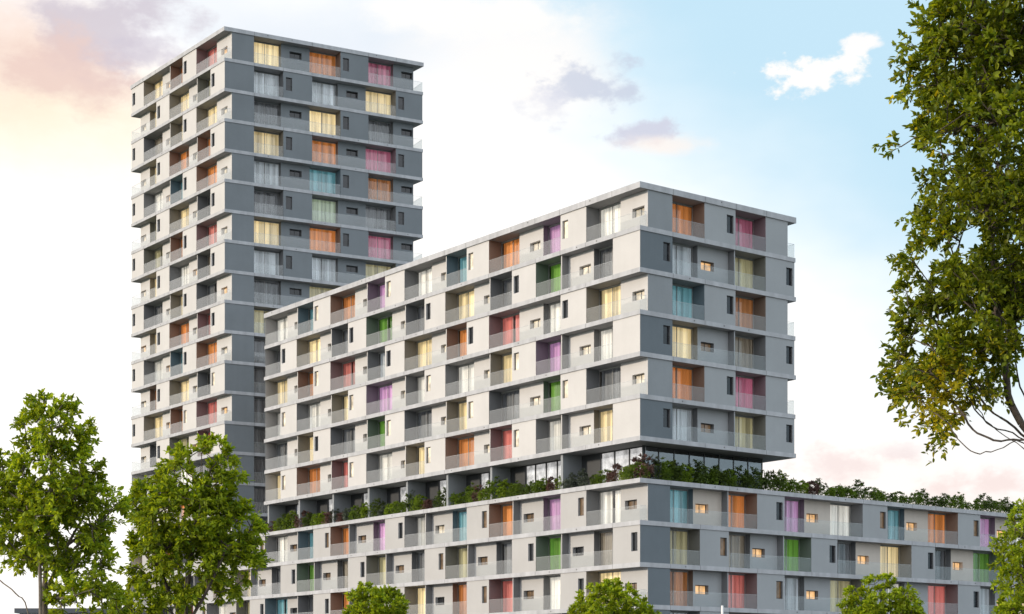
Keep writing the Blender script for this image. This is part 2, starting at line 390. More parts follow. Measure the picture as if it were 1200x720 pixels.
class Block:
    def __init__(s, root, base, fl, fr, nl, nr):
        s.root, s.base, s.fl, s.fr, s.nl, s.nr = root, Vector(base), fl, fr, nl, nr
        s.LL, s.LR = fl.mod * nl, fr.mod * nr
        s.mats = ['stucco', 'stucco_shaded', 'stucco_beige', 'slate', 'slate_grey', 'slate_dark', 'slate_tower', 'cheek'] + [k for k in M if k.startswith('cheek_')]
        s.cv = 0
    def loc(s, p2, z): return (p2.x - s.base.x, p2.y - s.base.y, z - s.base.z)
    def corners(s, inset=0.0):
        a, _ = meet(s.fl, inset, s.fr, inset)
        return [a, a + s.fr.u * (s.LR - 2 * inset), a + s.fr.u * (s.LR - 2 * inset) + s.fl.u * (s.LL - 2 * inset), a + s.fl.u * (s.LL - 2 * inset)]
    def slab(s, ztop, th=TS, mat='concrete', out=0.0, name='floor_slab'):
        m = MB(); P = [s.loc(p, 0)[:2] for p in s.corners(-out)]
        z1 = ztop - s.base.z
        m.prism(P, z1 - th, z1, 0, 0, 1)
        r = random.Random(int(ztop * 10) + s.seed * 97)
        def chip(f, t, w, za, zb, off):
            p0, p1 = f.P(t - w / 2, off - out), f.P(t + w / 2, off - out); q0, q1 = f.P(t + w / 2, .03), f.P(t - w / 2, .03)
            m.prism([s.loc(p, 0)[:2] for p in (p0, p1, q0, q1)], za, zb, 2)
        for f, L_ in ((s.fl, s.LL), (s.fr, s.LR)):
            for i in range(1, int(L_ / f.mod)):
                if r.random() < .6: chip(f, i * f.mod, .03, z1 - th + .004, z1 - .004, -.003)
                if r.random() < .3: chip(f, i * f.mod + r.uniform(.5, 2.5), .09, z1 - .20, z1 - .11, -.012)
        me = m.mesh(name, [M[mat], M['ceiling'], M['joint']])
        return link(name, me, s.root)
    def face_path(s, f, cells, L, matf, start, endcut, cornerW, row, col):
        """ribbon along a face from the corner: [(plan point a, plan point b, material, hole, lintel)] and the openings to fill"""
        kinds, fins = parse(cells)
        mod = f.mod; out = []; fill = []
        end = L - (DW if endcut else SET)
        cur = start; n = len(kinds)
        dep = {'S': SET, 'B': SET, 'W': DW, 'C': DC}
        curd = dep[kinds[0]]
        pos0 = (start - f.C).dot(f.u)
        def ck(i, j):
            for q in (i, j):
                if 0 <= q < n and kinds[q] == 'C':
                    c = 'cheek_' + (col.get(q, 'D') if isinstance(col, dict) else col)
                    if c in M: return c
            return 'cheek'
        for i, k in enumerate(kinds):
            a = i * mod if i else pos0
            b = (i + 1) * mod if i < n - 1 else end
            d = dep[k]
            if i:
                if i in fins:
                    t = .06
                    q1 = f.P(a - t, curd); out.append((cur, q1, prevm, None, prevl)) if False else None
                # cheek between this cell and the last one
                if i in fins:
                    pts = [(a, .16), (a + .001, .16)]
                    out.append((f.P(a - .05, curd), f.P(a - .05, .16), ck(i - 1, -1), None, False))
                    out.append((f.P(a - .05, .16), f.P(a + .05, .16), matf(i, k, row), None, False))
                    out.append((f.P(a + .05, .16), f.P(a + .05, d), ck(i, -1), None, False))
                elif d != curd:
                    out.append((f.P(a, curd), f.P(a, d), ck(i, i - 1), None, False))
            a2 = a + (.05 if i in fins else 0); b2 = b - (.05 if (i + 1) in fins else 0)
            if i == n - 1 and not endcut and k in 'WC': b2 -= .0
            hole = None
            if k in 'SW': hole = (k, a, b)
            out.append((f.P(a2, d), f.P(b2, d), matf(i, k, row), hole, k == 'C'))
            if k == 'C': fill.append((i, a2, b2))
            curd = d
        if not endcut and kinds[-1] in 'WC':
            out.append((f.P(end, curd), f.P(end, SET), 'stucco', None, False))
        runs = []; i = 0
        while i < n:
            if kinds[i] in 'WC':
                j = i
                while j + 1 < n and kinds[j + 1] in 'WC': j += 1
                runs.append((i, j)); i = j + 1
            else: i += 1
        return out, fill, runs, kinds, end

    def storey(s, zf, row, left, right, cl, cr, matl, matr, cutl=False, cutr=False, winl=None, winr=None, H=H):
        """walls, windows, curtain doors and railings between the floor at zf and the slab above"""
        h = H - TS - .004
        zl = zf - s.base.z + .002
        kl, _ = parse(left)
        cornerW = kl[0] in 'WC'
        dcor = DW if kl[0] == 'W' else DC if kl[0] == 'C' else SET
        cp, _ = meet(s.fl, dcor, s.fr, SET)
        pl = s.face_path(s.fl, left, s.LL, matl, cp, cutl, cornerW, row, cl)
        pr = s.face_path(s.fr, right, s.LR, matr, cp, cutr, cornerW, row, cr)
        m = MB(); mi = {k: i for i, k in enumerate(s.mats)}
        lint = .08
        for f, (segs, fill, runs, kinds, end), wins, isl in ((s.fl, pl, winl, True), (s.fr, pr, winr, False)):
            for (a, b, mat, hole, isC) in segs:
                A = s.loc(a, 0); B = s.loc(b, 0)
                def q(t0, t1, z0, z1):
                    p0 = (A[0] + (B[0] - A[0]) * t0, A[1] + (B[1] - A[1]) * t0); p1 = (A[0] + (B[0] - A[0]) * t1, A[1] + (B[1] - A[1]) * t1)
                    m.quad((*p0, zl + z0), (*p1, zl + z0), (*p1, zl + z1), (*p0, zl + z1), mi[mat])
                if isC: q(0, 1, h - lint, h); continue
                if hole is None: q(0, 1, 0, h); continue
                k, ha, hb = hole
                Ls = (b - a).length
                sa = (a - f.C).dot(f.u)
                w, hh, sill, at = wins[k](ha, hb)
                c0 = at - w / 2 - sa; c1 = at + w / 2 - sa
                if c0 < .05 or c1 > Ls - .05:
                    q(0, 1, 0, h); continue
                t0, t1 = c0 / Ls, c1 / Ls
                for (ta, tb) in ((0, t0), (t0, t1), (t1, 1)):
                    for (za, zb) in ((0, sill), (sill, sill + hh), (sill + hh, h)):
                        if ta == t0 and za == sill: continue
                        q(ta, tb, za, zb)
                d = SET if k == 'S' else DW
                pane, rm = s.pane_for(k, isl, row, ha, mat)
                fm, pm = window_objs('n' if k == 'S' else 'h', pane, rm)
                p = f.P(at, d)
                wo = link('narrow_window' if k == 'S' else 'wide_window', fm, s.root, s.loc(p, zf + .002 + sill), f.rz)
                link('pane', pm, wo)
            col = cl if isl else cr
            for (i, a, b) in fill:
                hd = h - .08
                c = col.get(i, 'D') if isinstance(col, dict) else col
                fm, pm = door_frame(round(b - a, 3), round(hd, 3))
                p = f.P((a + b) / 2, DC)
                do = link('balcony_door', fm, s.root, s.loc(p, zf + .004), f.rz)
                link('pane', pm, do)
                s.cv = (s.cv * 7 + 3 + i) % 11
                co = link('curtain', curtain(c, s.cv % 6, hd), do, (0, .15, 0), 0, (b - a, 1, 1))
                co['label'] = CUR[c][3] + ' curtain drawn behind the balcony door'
            # glass railings, one pane of glass per run of open cells
            n = len(kinds)
            for (i, j) in runs:
                a = i * f.mod + .03; b = (j + 1) * f.mod - (.03 if j < n - 1 else .1)
                g = MB(); wrap = None
                if i == 0 and isl: a = .07
                if j == n - 1 and (cutl if isl else cutr): b = (s.LL if isl else s.LR) - .07
                pts = [f.P(a, .07), f.P(b, .07)]
                if i == 0 and isl and cornerW: pts = [s.fr.P(DW - .1, .07)] + [meet(s.fl, .07, s.fr, .07)[0], pts[1]]
                if j == n - 1 and (cutl if isl else cutr):
                    pts.append(f.P(b, 2.6))
                s.rail(pts, zf)
            if (cutr and not isl) and kinds[-1] in 'SB':
                s.rail([f.P(s.LR - DW + .06, .07), f.P(s.LR - .07, .07), f.P(s.LR - .07, 2.6)], zf)
        # end walls and back wall close the storey
        lend = s.fl.P(pl[4], SET if kl[-1] in 'SB' or not cutl else DW)
        kr, _ = parse(right)
        rend = s.fr.P(pr[4], SET if kr[-1] in 'SB' or not cutr else DW)
        bk = s.fr.C + s.fr.u * pr[4] + s.fl.u * pl[4]
        for a, b in ((rend, bk), (bk, lend)):
            A, B = s.loc(a, 0), s.loc(b, 0)
            m.quad((A[0], A[1], zl), (B[0], B[1], zl), (B[0], B[1], zl + h), (A[0], A[1], zl + h), mi['stucco'])
        link('storey_wall', m.mesh('storey_wall', [M[k] for k in s.mats]), s.root)

    def rail(s, pts, zf):
        m = MB(); z0 = zf - s.base.z + .02; z1 = z0 + 1.03
        for a, b in zip(pts[:-1], pts[1:]):
            A, B = Vector(s.loc(a, 0)[:2]), Vector(s.loc(b, 0)[:2])
            d = (B - A).normalized(); n = Vector((-d.y, d.x)) * .01
            for za, zb, w, mm in ((z0, z1, 1, 0), (z1, z1 + .014, 1.1, 1)):
                P = [A - n * w, B - n * w, B + n * w, A + n * w]
                m.prism([tuple(p) for p in P], za, zb, mm)
        link('glass_railing', m.mesh('glass_railing', [M['rail_glass'], M['rail_edge']]), s.root)

    def pane_for(s, k, isl, row, a, mat):
        r = random.Random(hash((row, round(a, 1), isl, s.seed)) & 0xffff).random()
        return s.pane_rule(k, isl, row, a, r), (mat if mat in ('stucco', 'stucco_beige', 'stucco_shaded') else 'cheek')

# window positions inside a cell: (width, height, sill, centre along the face)
def wn(near): return (lambda a, b: (.68, 1.35, .82, (a + .62) if near else (b - .55)))
def wh(off, sill=.95): return (lambda a, b: (1.32, .68, sill, a + off))

uL = Vector((-1533, 2030)).normalized(); uR = Vector((2688, 2030)).normalized()
nL = Vector((uR.x, uR.y)); nR = Vector((uL.x, uL.y))
CM0 = Vector((9.11, 123.3))

# ================================================================== slab block in the middle
def build_mid():
    base = (CM0.x, CM0.y, 16.6)
    root = thing('apartment_block', 'long mid-height apartment block with white left front, standing on the planted podium roof', 'building', base)
    b = Block(root, base, Face(CM0, uL, nL, 3.04), Face(CM0, uR, nR, 3.166), 18, 5); b.seed = 1
    b.pane_rule = lambda k, l, row, a, r: (('win_dark' if row == 10 or r < .12 else 'win_cream') if k == 'S' and l else 'win_cream' if k == 'W' and l else 'win_dark' if k == 'S' else ('win_warm' if row == 10 else 'win_brown'))
    A, B = 'WCSCWCSC|WCSC|WCSC|WC', 'BCW|CSC|WCSC|WCSC|WCSC'
    rows = {
        11: 'W V O B W V O B W', 10: 'D G D Y D G D Y D', 9: 'Y W R O Y S R O Y',
        8: 'W V Y W W V Y W W', 7: 'D G D Y D G D Y D', 6: 'Y W R O Y W R O Y'}
    rr = {11: 'O M', 10: 'S y', 9: 'B o', 8: 'Y d', 7: 'O M', 6: 'S y'}
    ml = lambda i, k, row: 'stucco'
    def mr(i, k, row):
        if i == 0: return 'slate_dark' if row % 2 == 0 else 'slate_grey'
        return 'slate'
    for k in range(6, 12):
        odd = k % 2
        cl = dict(zip([1, 3, 5, 7, 9, 11, 13, 15, 17], rows[k].split()))
        cr = dict(zip([1, 3], rr[k].split()))
        b.storey(CZ + H * k, k, A if odd else B, 'BCSCB' if odd else 'SCW|CS', cl, cr, ml, mr, cutr=bool(odd),
                 winl={'S': wn(False), 'W': wh(1.03)}, winr={'S': wn(False), 'W': wh(1.0)})
    for k in range(6, 12): b.slab(CZ + H * k, out=.03 if k % 2 == 0 else .0)
    b.slab(CZ + H * 12 + .10, th=.43, out=.04, name='roof_slab')
    # glazed storey under the lowest slab: fins, dark panels, curtain-wall glass with mullions
    z0 = .002; z1 = CZ + H * 6 - TS - 16.6 - .004
    fins = [9.2, 18.2, 24.3, 30.3, 36.4, 42.4, 48.5, 54.4]
    for t in fins:
        m = MB(); P = [b.fl.P(t - .13, .25), b.fl.P(t + .13, .25), b.fl.P(t + .13, 2.1), b.fl.P(t - .13, 2.1)]
        m.prism([b.loc(p, 0)[:2] for p in P], z0, z1)
        link('concrete_fin', m.mesh('concrete_fin', [M['slate_grey']]), root)
    prev = 1.9
    gm, pm_, mu = MB(), MB(), MB()
    def sheet(mb, f, a, c, d, za, zb, th=.03):
        P = [f.P(a, d), f.P(c, d), f.P(c, d + th), f.P(a, d + th)]
        mb.prism([b.loc(p, 0)[:2] for p in P], za, zb)
    for t in fins:
        # from the last fin to this one: glass first, then a dark panel beside the fin
        g_end = t - 2.0 if t > 9.3 else t - 2.3
        g0 = prev + (.13 if prev > 2 else 0)
        g = MB(); sheet(g, b.fl, g0, g_end, 2.1, z0, z1)
        o = link('lobby_window', g.mesh('lobby_window', [M['lobby_glass_clear']]), root)
        bl = MB(); sheet(bl, b.fl, g0 + .05, g_end - .02, 2.28, z0, z1, .02); link('roller_blind', bl.mesh('roller_blind', [M['blind']]), o)
        fr = MB(); nseg = max(2, round((g_end - g0) / 1.5))
        for i in range(nseg + 1):
            x = g0 + (g_end - g0) * i / nseg
            sheet(fr, b.fl, x - .04, x + .04, 2.06, z0, z1 - .07, .1)
        sheet(fr, b.fl, g0 - .04, g_end + .04, 2.055, z1 - .07, z1 - .002, .11)
        link('mullion_frame', fr.mesh('mullion_frame', [M['frame']]), o)
        p = MB(); sheet(p, b.fl, g_end + .05, t - .14, 2.07, z0, z1, .12)
        link('dark_panel', p.mesh('dark_panel', [M['lobby_panel']]), root)
        prev = t
    for f, a, c in ((b.fr, 1.95, b.LR - 1.7),):
        g = MB(); sheet(g, f, a, c, 1.9, z0, z1); o = link('lobby_window', g.mesh('lobby_window', [M['lobby_glass_side']]), root)
        fr = MB(); nseg = 8
        for i in range(nseg + 1):
            x = a + (c - a) * i / nseg
            sheet(fr, f, x - .035, x + .035, 1.86, z0, z1 - .07, .1)
        sheet(fr, f, a - .03, c + .03, 1.855, z1 - .07, z1 - .002, .11)
        link('mullion_frame', fr.mesh('mullion_frame', [M['frame']]), o)
    g = MB(); P = [b.fr.P(b.LR - 1.7, 1.95), b.fr.P(b.LR - 1.7, 14), b.fr.P(b.LR - 1.73, 14), b.fr.P(b.LR - 1.73, 1.95)]
    g.prism([b.loc(p, 0)[:2] for p in P], z0, z1); link('lobby_window', g.mesh('lobby_window', [M['lobby_glass_side']]), root)
    core = MB(); P = [b.fl.P(4, 5.5), b.fl.P(53.5, 5.5), b.fl.P(53.5, 12), b.fl.P(4, 12)]
    core.prism([b.loc(p, 0)[:2] for p in P], z0, z1); link('core_wall', core.mesh('core_wall', [M['lobby_panel']]), root)
    return b

# ================================================================== tower
def build_tower():
    D = 176.4; C = Vector(((263 - 600) / F * D, D)); s = D / 172.5
    vl = Vector((-1558, 2030)).normalized(); vr = Vector((3900, 2030)).normalized()
    iL = Vector((vl.y, -vl.x)); iR = Vector((-vr.y, vr.x))
    Ht = 35.45 * D / F; z0 = CZ + (HY - 811.9) / F * D
    base = (C.x, C.y, 16.6)
    root = thing('apartment_tower', 'tall apartment tower with slate grey right front and white left front', 'building', base)
    b = Block(root, base, Face(C, vl, iL, 21.44 * s / 7), Face(C, vr, iR, 21.73 * s / 7), 7, 7); b.seed = 2
    def rule(k, l, row, a, r):
        if k == 'S' and l: return 'win_dark' if row > 10 or r < .4 else 'win_cream'
        if k == 'W' and l: return 'win_cream' if r < .6 else 'win_warm'
        return 'win_dark'
    b.pane_rule = rule
    L = {21: 'R O Y', 20: 'y Y Y', 19: 'Y Y d', 18: 'O O Y', 17: 'O B W', 16: 'D Y y', 15: 'R O y', 14: 'd W Y', 13: 'D Y D', 12: 'R O Y',
         11: 'O B W', 10: 'D Y o', 9: 'R O Y', 8: 'R y D', 7: 'D W D', 6: 'Y O D', 5: 'D Y W'}
    R_ = {21: 'Y O M', 20: 'S S Y', 19: 'D Y D', 18: 'Y O M', 17: 'S B o', 16: 'D g D', 15: 'Y O M', 14: 'S S y', 13: 'D y D', 12: 'y o D',
          11: 'D O D', 10: 'D Y S', 9: 'D D O', 8: 'D S D', 7: 'D D Y', 6: 'D Y D', 5: 'D D D'}
    ml = lambda i, k, row: 'stucco'
    mr = lambda i, k, row: 'slate_tower'
    for k in range(5, 22):
        odd = k % 2
        c = L[k].split(); d = R_[k].split()
        left = 'WCSC|WCS' if odd else 'SC|WCSCW'
        cl = dict(zip([1, 3, 5], c))
        if k == 7: left = 'CCCCCCC'; cl = {i: v for i, v in enumerate('DDDWDDW')}
        b.storey(z0 + Ht * k + (.05 if k == 5 else 0), k, left, 'BCWCSCW' if odd else 'BCSCWCS', cl, dict(zip([1, 3, 5], d)), ml, mr,
                 cutl=not odd, cutr=bool(odd),
                 winl={'S': wn(False), 'W': wh(1.6)}, winr={'S': wn(True), 'W': wh(1.62, 1.45)}, H=Ht - (.05 if k == 5 else 0))
    for k in range(6, 22): b.slab(z0 + Ht * k)
    b.slab(z0 + Ht * 22 + .08, th=.41, out=.04, name='roof_slab')
    return b

# ================================================================== podium
def build_podium():
    base = (CM0.x, CM0.y, 0)
    root = thing('podium_building', 'long low podium building with coloured curtains, shrubs along its roof edge', 'building', base)
    b = Block(root, base, Face(CM0, uL, nL, 3.04), Face(CM0, uR, nR, 2.94), 28, 20); b.seed = 3
    def rule(k, l, row, a, r):
        if l: return ('win_dark' if r < .75 else 'win_brown') if k == 'S' else ('win_brown' if r < .7 else 'win_dark' if r < .8 else 'win_cream')
        return ('win_brown' if r < .6 else 'win_dark') if k == 'S' else ('win_brown' if row == 2 and r < .5 else 'win_warm')
    b.pane_rule = rule
    A = 'WCSCW|CSCW|CSCW|CSC|WCSC|WCSC|WCSC'
    B = 'SCW|CSCW|CSCW|CSCW|CSCW|CSCW|CSCW|C'
    RA = 'BCW|CSCWCSCWCSCWCSCWC'
    RB = 'BCSCW|CSCWCSCWCSCWCSC'
    Lc = {4: 'W V O B W V O B W V y W O Y', 3: 'd G D y D y d G D Y O D G y', 2: 'Y W R O Y y O D B y W R D Y', 1: 'D W y D O D W y D V y D W O'}
    Rc = {4: 'B O V W B O V W B Y', 3: 'y d G D Y D G D y O', 2: 'o R S y W R S Y V D', 1: 'S o D W D y O D W D'}
    ml = lambda i, k, row: 'stucco_shaded'
    def mr(i, k, row):
        if i == 0: return 'slate_dark'
        if k == 'W' and row == 4: return 'stucco_beige'
        if k == 'W' and row == 3 and i > 6: return 'stucco_beige'
        return 'slate'
    for k in range(1, 5):
        even = k % 2 == 0
        left, right = (A, RA) if even else (B, RB)
        kl, _ = parse(left); kr, _ = parse(right)
        cl = dict(zip([i for i, c in enumerate(kl) if c == 'C'], Lc[k].split()))
        cr = dict(zip([i for i, c in enumerate(kr) if c == 'C'], Rc[k].split()))
        b.storey(CZ + H * k, k, left, right, cl, cr, ml, mr,
                 winl={'S': wn(True), 'W': wh(1.85)}, winr={'S': wn(False), 'W': wh(.9)})
    for k in range(1, 5): b.slab(CZ + H * k, out=.0)
    b.slab(CZ + H * 5, out=.03, name='roof_slab')
    m = MB(); P = [b.loc(p, 0)[:2] for p in b.corners(1.5)]
    m.prism(P, .01, CZ + H - TS - .004); link('shopfront', m.mesh('shopfront', [M['lobby_panel']]), root)
    for f, L in ((b.fl, b.LL), (b.fr, b.LR)):
        n = int(L // 6)
        for i in range(1, n):
            m = MB(); P = [f.P(i * 6.05 - .25, .3), f.P(i * 6.05 + .25, .3), f.P(i * 6.05 + .25, .8), f.P(i * 6.05 - .25, .8)]
            m.prism([b.loc(p, 0)[:2] for p in P], .01, CZ + H - TS - .004); link('column', m.mesh('column', [M['concrete']]), root)
    return b

mid = build_mid(); tower = build_tower(); pod = build_podium()

# ================================================================== foliage
def leaf_arrays(P, Nrm, Up, size, wide=.5, fold=.18):
    """one folded leaf (6 verts, 4 tris) per row: base point P, axis Up, normal Nrm"""
    n = len(P)
    Up = Up / np.linalg.norm(Up, axis=1, keepdims=True)
    side = np.cross(Up, Nrm); side /= np.linalg.norm(side, axis=1, keepdims=True) + 1e-9
    nn = np.cross(side, Up)
    s = size[:, None]
    v = np.empty((n, 6, 3))
    v[:, 0] = P
    v[:, 1] = P + s * (Up * .42 + side * wide * .5 + nn * fold * .5)
    v[:, 2] = P + s * (Up * .78 + side * wide * .32 + nn * fold * .2)
    v[:, 3] = P + s * Up - nn * s * fold * .4
    v[:, 4] = P + s * (Up * .78 - side * wide * .32 + nn * fold * .2)
    v[:, 5] = P + s * (Up * .42 - side * wide * .5 + nn * fold * .5)
    return v

def leaves_mesh(name, V, mats, mi=None):
    n = len(V)
    me = bpy.data.meshes.new(name)
    me.vertices.add(n * 6); me.vertices.foreach_set('co', V.reshape(-1))
    quads = np.array([[0, 1, 2, 3], [0, 3, 4, 5]])
    idx = (np.arange(n)[:, None, None] * 6 + quads[None]).reshape(-1)
    me.loops.add(len(idx)); me.loops.foreach_set('vertex_index', idx.astype(np.int32))
    me.polygons.add(n * 2); me.polygons.foreach_set('loop_start', np.arange(0, len(idx), 4, dtype=np.int32))
    for m in mats: me.materials.append(m)
    if mi is not None: me.polygons.foreach_set('material_index', np.repeat(mi, 2).astype(np.int32))
    me.update(calc_edges=True); me.validate()
    return me

def unit(n):
    v = rng.normal(size=(n, 3)); return v / np.linalg.norm(v, axis=1, keepdims=True)

def spray_leaves(centers, outward, radius, per, size, twigs=6, droop=.0):
    """leaf sprays: short twigs fan out of each clump centre, leaves sit along them"""
    P, Up, Nr, S, T = [], [], [], [], []
    tw = []
    for c, o, r in zip(centers, outward, radius):
        k = max(3, int(rng.integers(twigs - 2, twigs + 3)))
        d = unit(k) * .75 + o * .75 + np.array([0, 0, .12 - droop]); d /= np.linalg.norm(d, axis=1, keepdims=True)
        ln = r * rng.uniform(.6, 1.25, k)
        for j in range(k):
            m = max(3, int(per / k * ln[j] / r))
            t = rng.uniform(.12, 1.0, m) ** .8
            bend = np.array([0, 0, -.18 * ln[j]])
            q = c + d[j] * (ln[j] * t)[:, None] + bend * (t ** 2)[:, None]
            P.append(q)
            ax = d[j] * .7 + unit(m) * .8; Up.append(ax)
            Nr.append(unit(m) * .75 + np.array([0, 0, .9])); S.append(size * rng.uniform(.6, 1.25, m))
            tw.append((c, c + d[j] * ln[j] * .5 + bend * .25, c + d[j] * ln[j] * .95 + bend * .9))
    return np.concatenate(P), np.concatenate(Up), np.concatenate(Nr), np.concatenate(S), tw

def sample_clumps(ells, n, mind, shell=.55):
    """clump centres spread through a union of ellipsoids, denser near the outside"""
    vol = np.array([e[1][0] * e[1][1] * e[1][2] for e in ells]); pr = vol ** .6; pr = pr / pr.sum()
    out, outw = [], []
    tries = 0
    while len(out) < n and tries < n * 60:
        tries += 1
        i = rng.choice(len(ells), p=pr); c, r = np.array(ells[i][0]), np.array(ells[i][1])
        d = unit(1)[0]; rad = rng.uniform(shell, 1.0) ** .7
        p = c + d * r * rad
        if out and np.min(np.linalg.norm(np.array(out) - p, axis=1)) < mind * rng.uniform(.6, 1.2): continue
        out.append(p); outw.append(d)
    return np.array(out), np.array(outw)

def branches(stems, clumps, r_tip, r_base):
    """woody skeleton: given stems (polylines), then every clump joins the nearest wood below it"""
    nodes_, par = [], []
    def add(p, pa): nodes_.append(np.array(p, float)); par.append(pa); return len(nodes_) - 1
    stem_nodes = []
    for st in stems:
        raw = [np.array(p, float) for p in st['pts']]
        pts = []
        for i in range(len(raw) - 1):          # smooth curve through the given points
            p0, p1, p2, p3 = raw[max(i - 1, 0)], raw[i], raw[i + 1], raw[min(i + 2, len(raw) - 1)]
            for u in np.linspace(0, 1, 5)[:-1]:
                pts.append(.5 * (2 * p1 + (p2 - p0) * u + (2 * p0 - 5 * p1 + 4 * p2 - p3) * u * u + (3 * p1 - p0 - 3 * p2 + p3) * u ** 3))
        pts.append(raw[-1])
        pa = -1
        if st.get('join') is not None:
            A = np.array(nodes_); pa = int(np.argmin(np.linalg.norm(A - pts[0], axis=1)))
        for i in range(len(pts)):
            if i == 0: pa = add(pts[0], pa) if pa < 0 else pa; continue
            k = max(1, int(np.linalg.norm(pts[i] - pts[i - 1]) / .35))
            for j in range(1, k + 1):
                t = j / k
                pa = add(pts[i - 1] * (1 - t) + pts[i] * t + rng.normal(size=3) * .008, pa)
    order = np.argsort([np.min(np.linalg.norm(np.array(nodes_) - c, axis=1)) for c in clumps])
    leafn = {}
    for ci in order:
        c = clumps[ci]; A = np.array(nodes_)
        dv = c - A; dist = np.linalg.norm(dv, axis=1)
        pen = np.maximum(0, .25 * dist - dv[:, 2]) * 1.0
        low = (A[:, 2] < stems[0]['clear']) * 50
        k = int(np.argmin(dist + pen + low))
        p0 = A[k]; L = dist[k]; n = max(1, int(L / .3)); pa = k
        for j in range(1, n + 1):
            t = j / n
            q = p0 * (1 - t) + c * t; q = q + np.array([0, 0, -.12 * L * math.sin(math.pi * t)]) + rng.normal(size=3) * .03 * (t < 1)
            pa = add(q, pa)
    cnt = np.zeros(len(nodes_)); has = np.zeros(len(nodes_), bool)
    for i in range(len(nodes_)):
        if par[i] >= 0: has[par[i]] = True
    for i in range(len(nodes_) - 1, -1, -1):
        if not has[i]: cnt[i] += 1
        if par[i] >= 0: cnt[par[i]] += cnt[i]
    mx = cnt.max()
    rad = r_tip + (r_base - r_tip) * (cnt / mx) ** .55
    return nodes_, par, rad

def make_tree(name, label, base, stems, ells, nclump, mind, crad, per, lsize, mats, bark, r_base, r_tip=.008, twigs=6, yellow=None, shell=.5, group=None, wide=.5, sizes=(.7, 1.3)):
    root = thing(name, label, 'tree', base, group)
    b = np.array(base)
    cl, ow = sample_clumps(ells, nclump, mind, shell)
    nd, par, rad = branches(stems, cl, r_tip, r_base)
    m = MB()
    for i in range(len(nd)):
        if par[i] < 0: continue
        r0 = min(rad[par[i]], rad[i] * 1.5 + .004)
        m.tube([nd[par[i]] - b, nd[i] - b], [r0, rad[i]], 6 if rad[i] > .03 else 4)
    link('trunk', m.mesh('trunk', [M[bark]], True), root)
    P, Up, Nr, S, tw = spray_leaves(cl, ow, crad * rng.uniform(*sizes, len(cl)), per, lsize, twigs)
    V = leaf_arrays(P, Nr, Up, S, wide) - b
    mi = None
    if yellow is not None: mi = yellow(P)
    cr = link('crown', leaves_mesh('crown', V, mats, mi), root)
    t = MB()
    for (a, c, d) in tw: t.tube([Vector(a - b), Vector(c - b), Vector(d - b)], [r_tip * .7, r_tip * .55, r_tip * .35], 3)
    link('twigs', t.mesh('twigs', [M[bark]]), root)
    return root

def E(x, y, rx, ry, D, dep=None):
    p = px(x, y, D); k = D / F
    return ((p.x, p.y, p.z), (rx * k, (dep if dep else rx * k), ry * k))

LEAF = leaf_mat('leaf_green', (.085, .150, .010), (.33, .39, .020), .45)
LEAF2 = leaf_mat('leaf_spring_green', (.10, .175, .010), (.37, .43, .022), .45)
LEAFD = leaf_mat('leaf_dark_green', (.055, .095, .008), (.25, .285, .014), .38)
LEAFY = leaf_mat('leaf_yellow_green', (.26, .28, .016), (.60, .50, .025), .5, (1.6, 1.4, .6))

def gnd(x, D): return ((x - CX) / F * D, D, 0.0)

# tree at the left edge of the photo
D = 45
bs = gnd(52, D)
fork = px(52, 700, D); q = lambda x, y, dd=0: tuple(px(x, y, D + dd))
stems = [dict(pts=[bs, tuple(fork), q(56, 640), q(60, 560), q(62, 490)], clear=fork.z - .6),
         dict(pts=[(bs[0] - .1, bs[1] - .1, 0), q(47, 690, -.3), q(44, 640, -.4), q(25, 570, -.5)]),
         dict(pts=[tuple(fork), q(66, 665, .4), q(95, 610, .8), q(120, 570, .8)], join=1),
         dict(pts=[(bs[0] + .05, bs[1] + .3, 0), q(34, 722, .5), q(18, 696, .5), q(0, 680, .6), q(-20, 665, .6)]),
         dict(pts=[tuple(fork), q(80, 700, -.5), q(110, 690, -.8)], join=1)]
make_tree('deciduous_tree', 'tall leafy green tree with several slender stems, leftmost in the photo', bs, stems,
          [E(66, 500, 38, 30, D), E(58, 560, 58, 46, D), E(20, 610, 46, 50, D), E(66, 610, 56, 50, D), E(112, 588, 28, 34, D), E(102, 660, 26, 34, D), E(98, 712, 40, 28, D), E(-12, 575, 30, 40, D)],
          270, .23, .38, 100, .15, [LEAF2], 'bark_pale', .10, twigs=6, shell=.45)

D = 52; CX += 8
bs = gnd(228, D)
stems = [dict(pts=[bs, q(226, 735), q(228, 690), q(236, 620), q(245, 555)], clear=px(0, 740, D).z),
         dict(pts=[q(226, 735), q(205, 690, .6), q(185, 640, .8)], join=1),
         dict(pts=[q(226, 735), q(252, 690, -.6), q(275, 640, -.8)], join=1)]
make_tree('deciduous_tree', 'round-headed green tree standing before the foot of the tower', bs, stems,
          [E(243, 555, 44, 38, D), E(226, 600, 58, 48, D), E(270, 625, 36, 48, D), E(186, 588, 24, 28, D), E(222, 665, 56, 44, D), E(184, 655, 22, 28, D), E(285, 660, 28, 34, D), E(190, 715, 46, 28, D)],
          280, .25, .40, 100, .17, [LEAF], 'bark', .11, twigs=6, shell=.45)

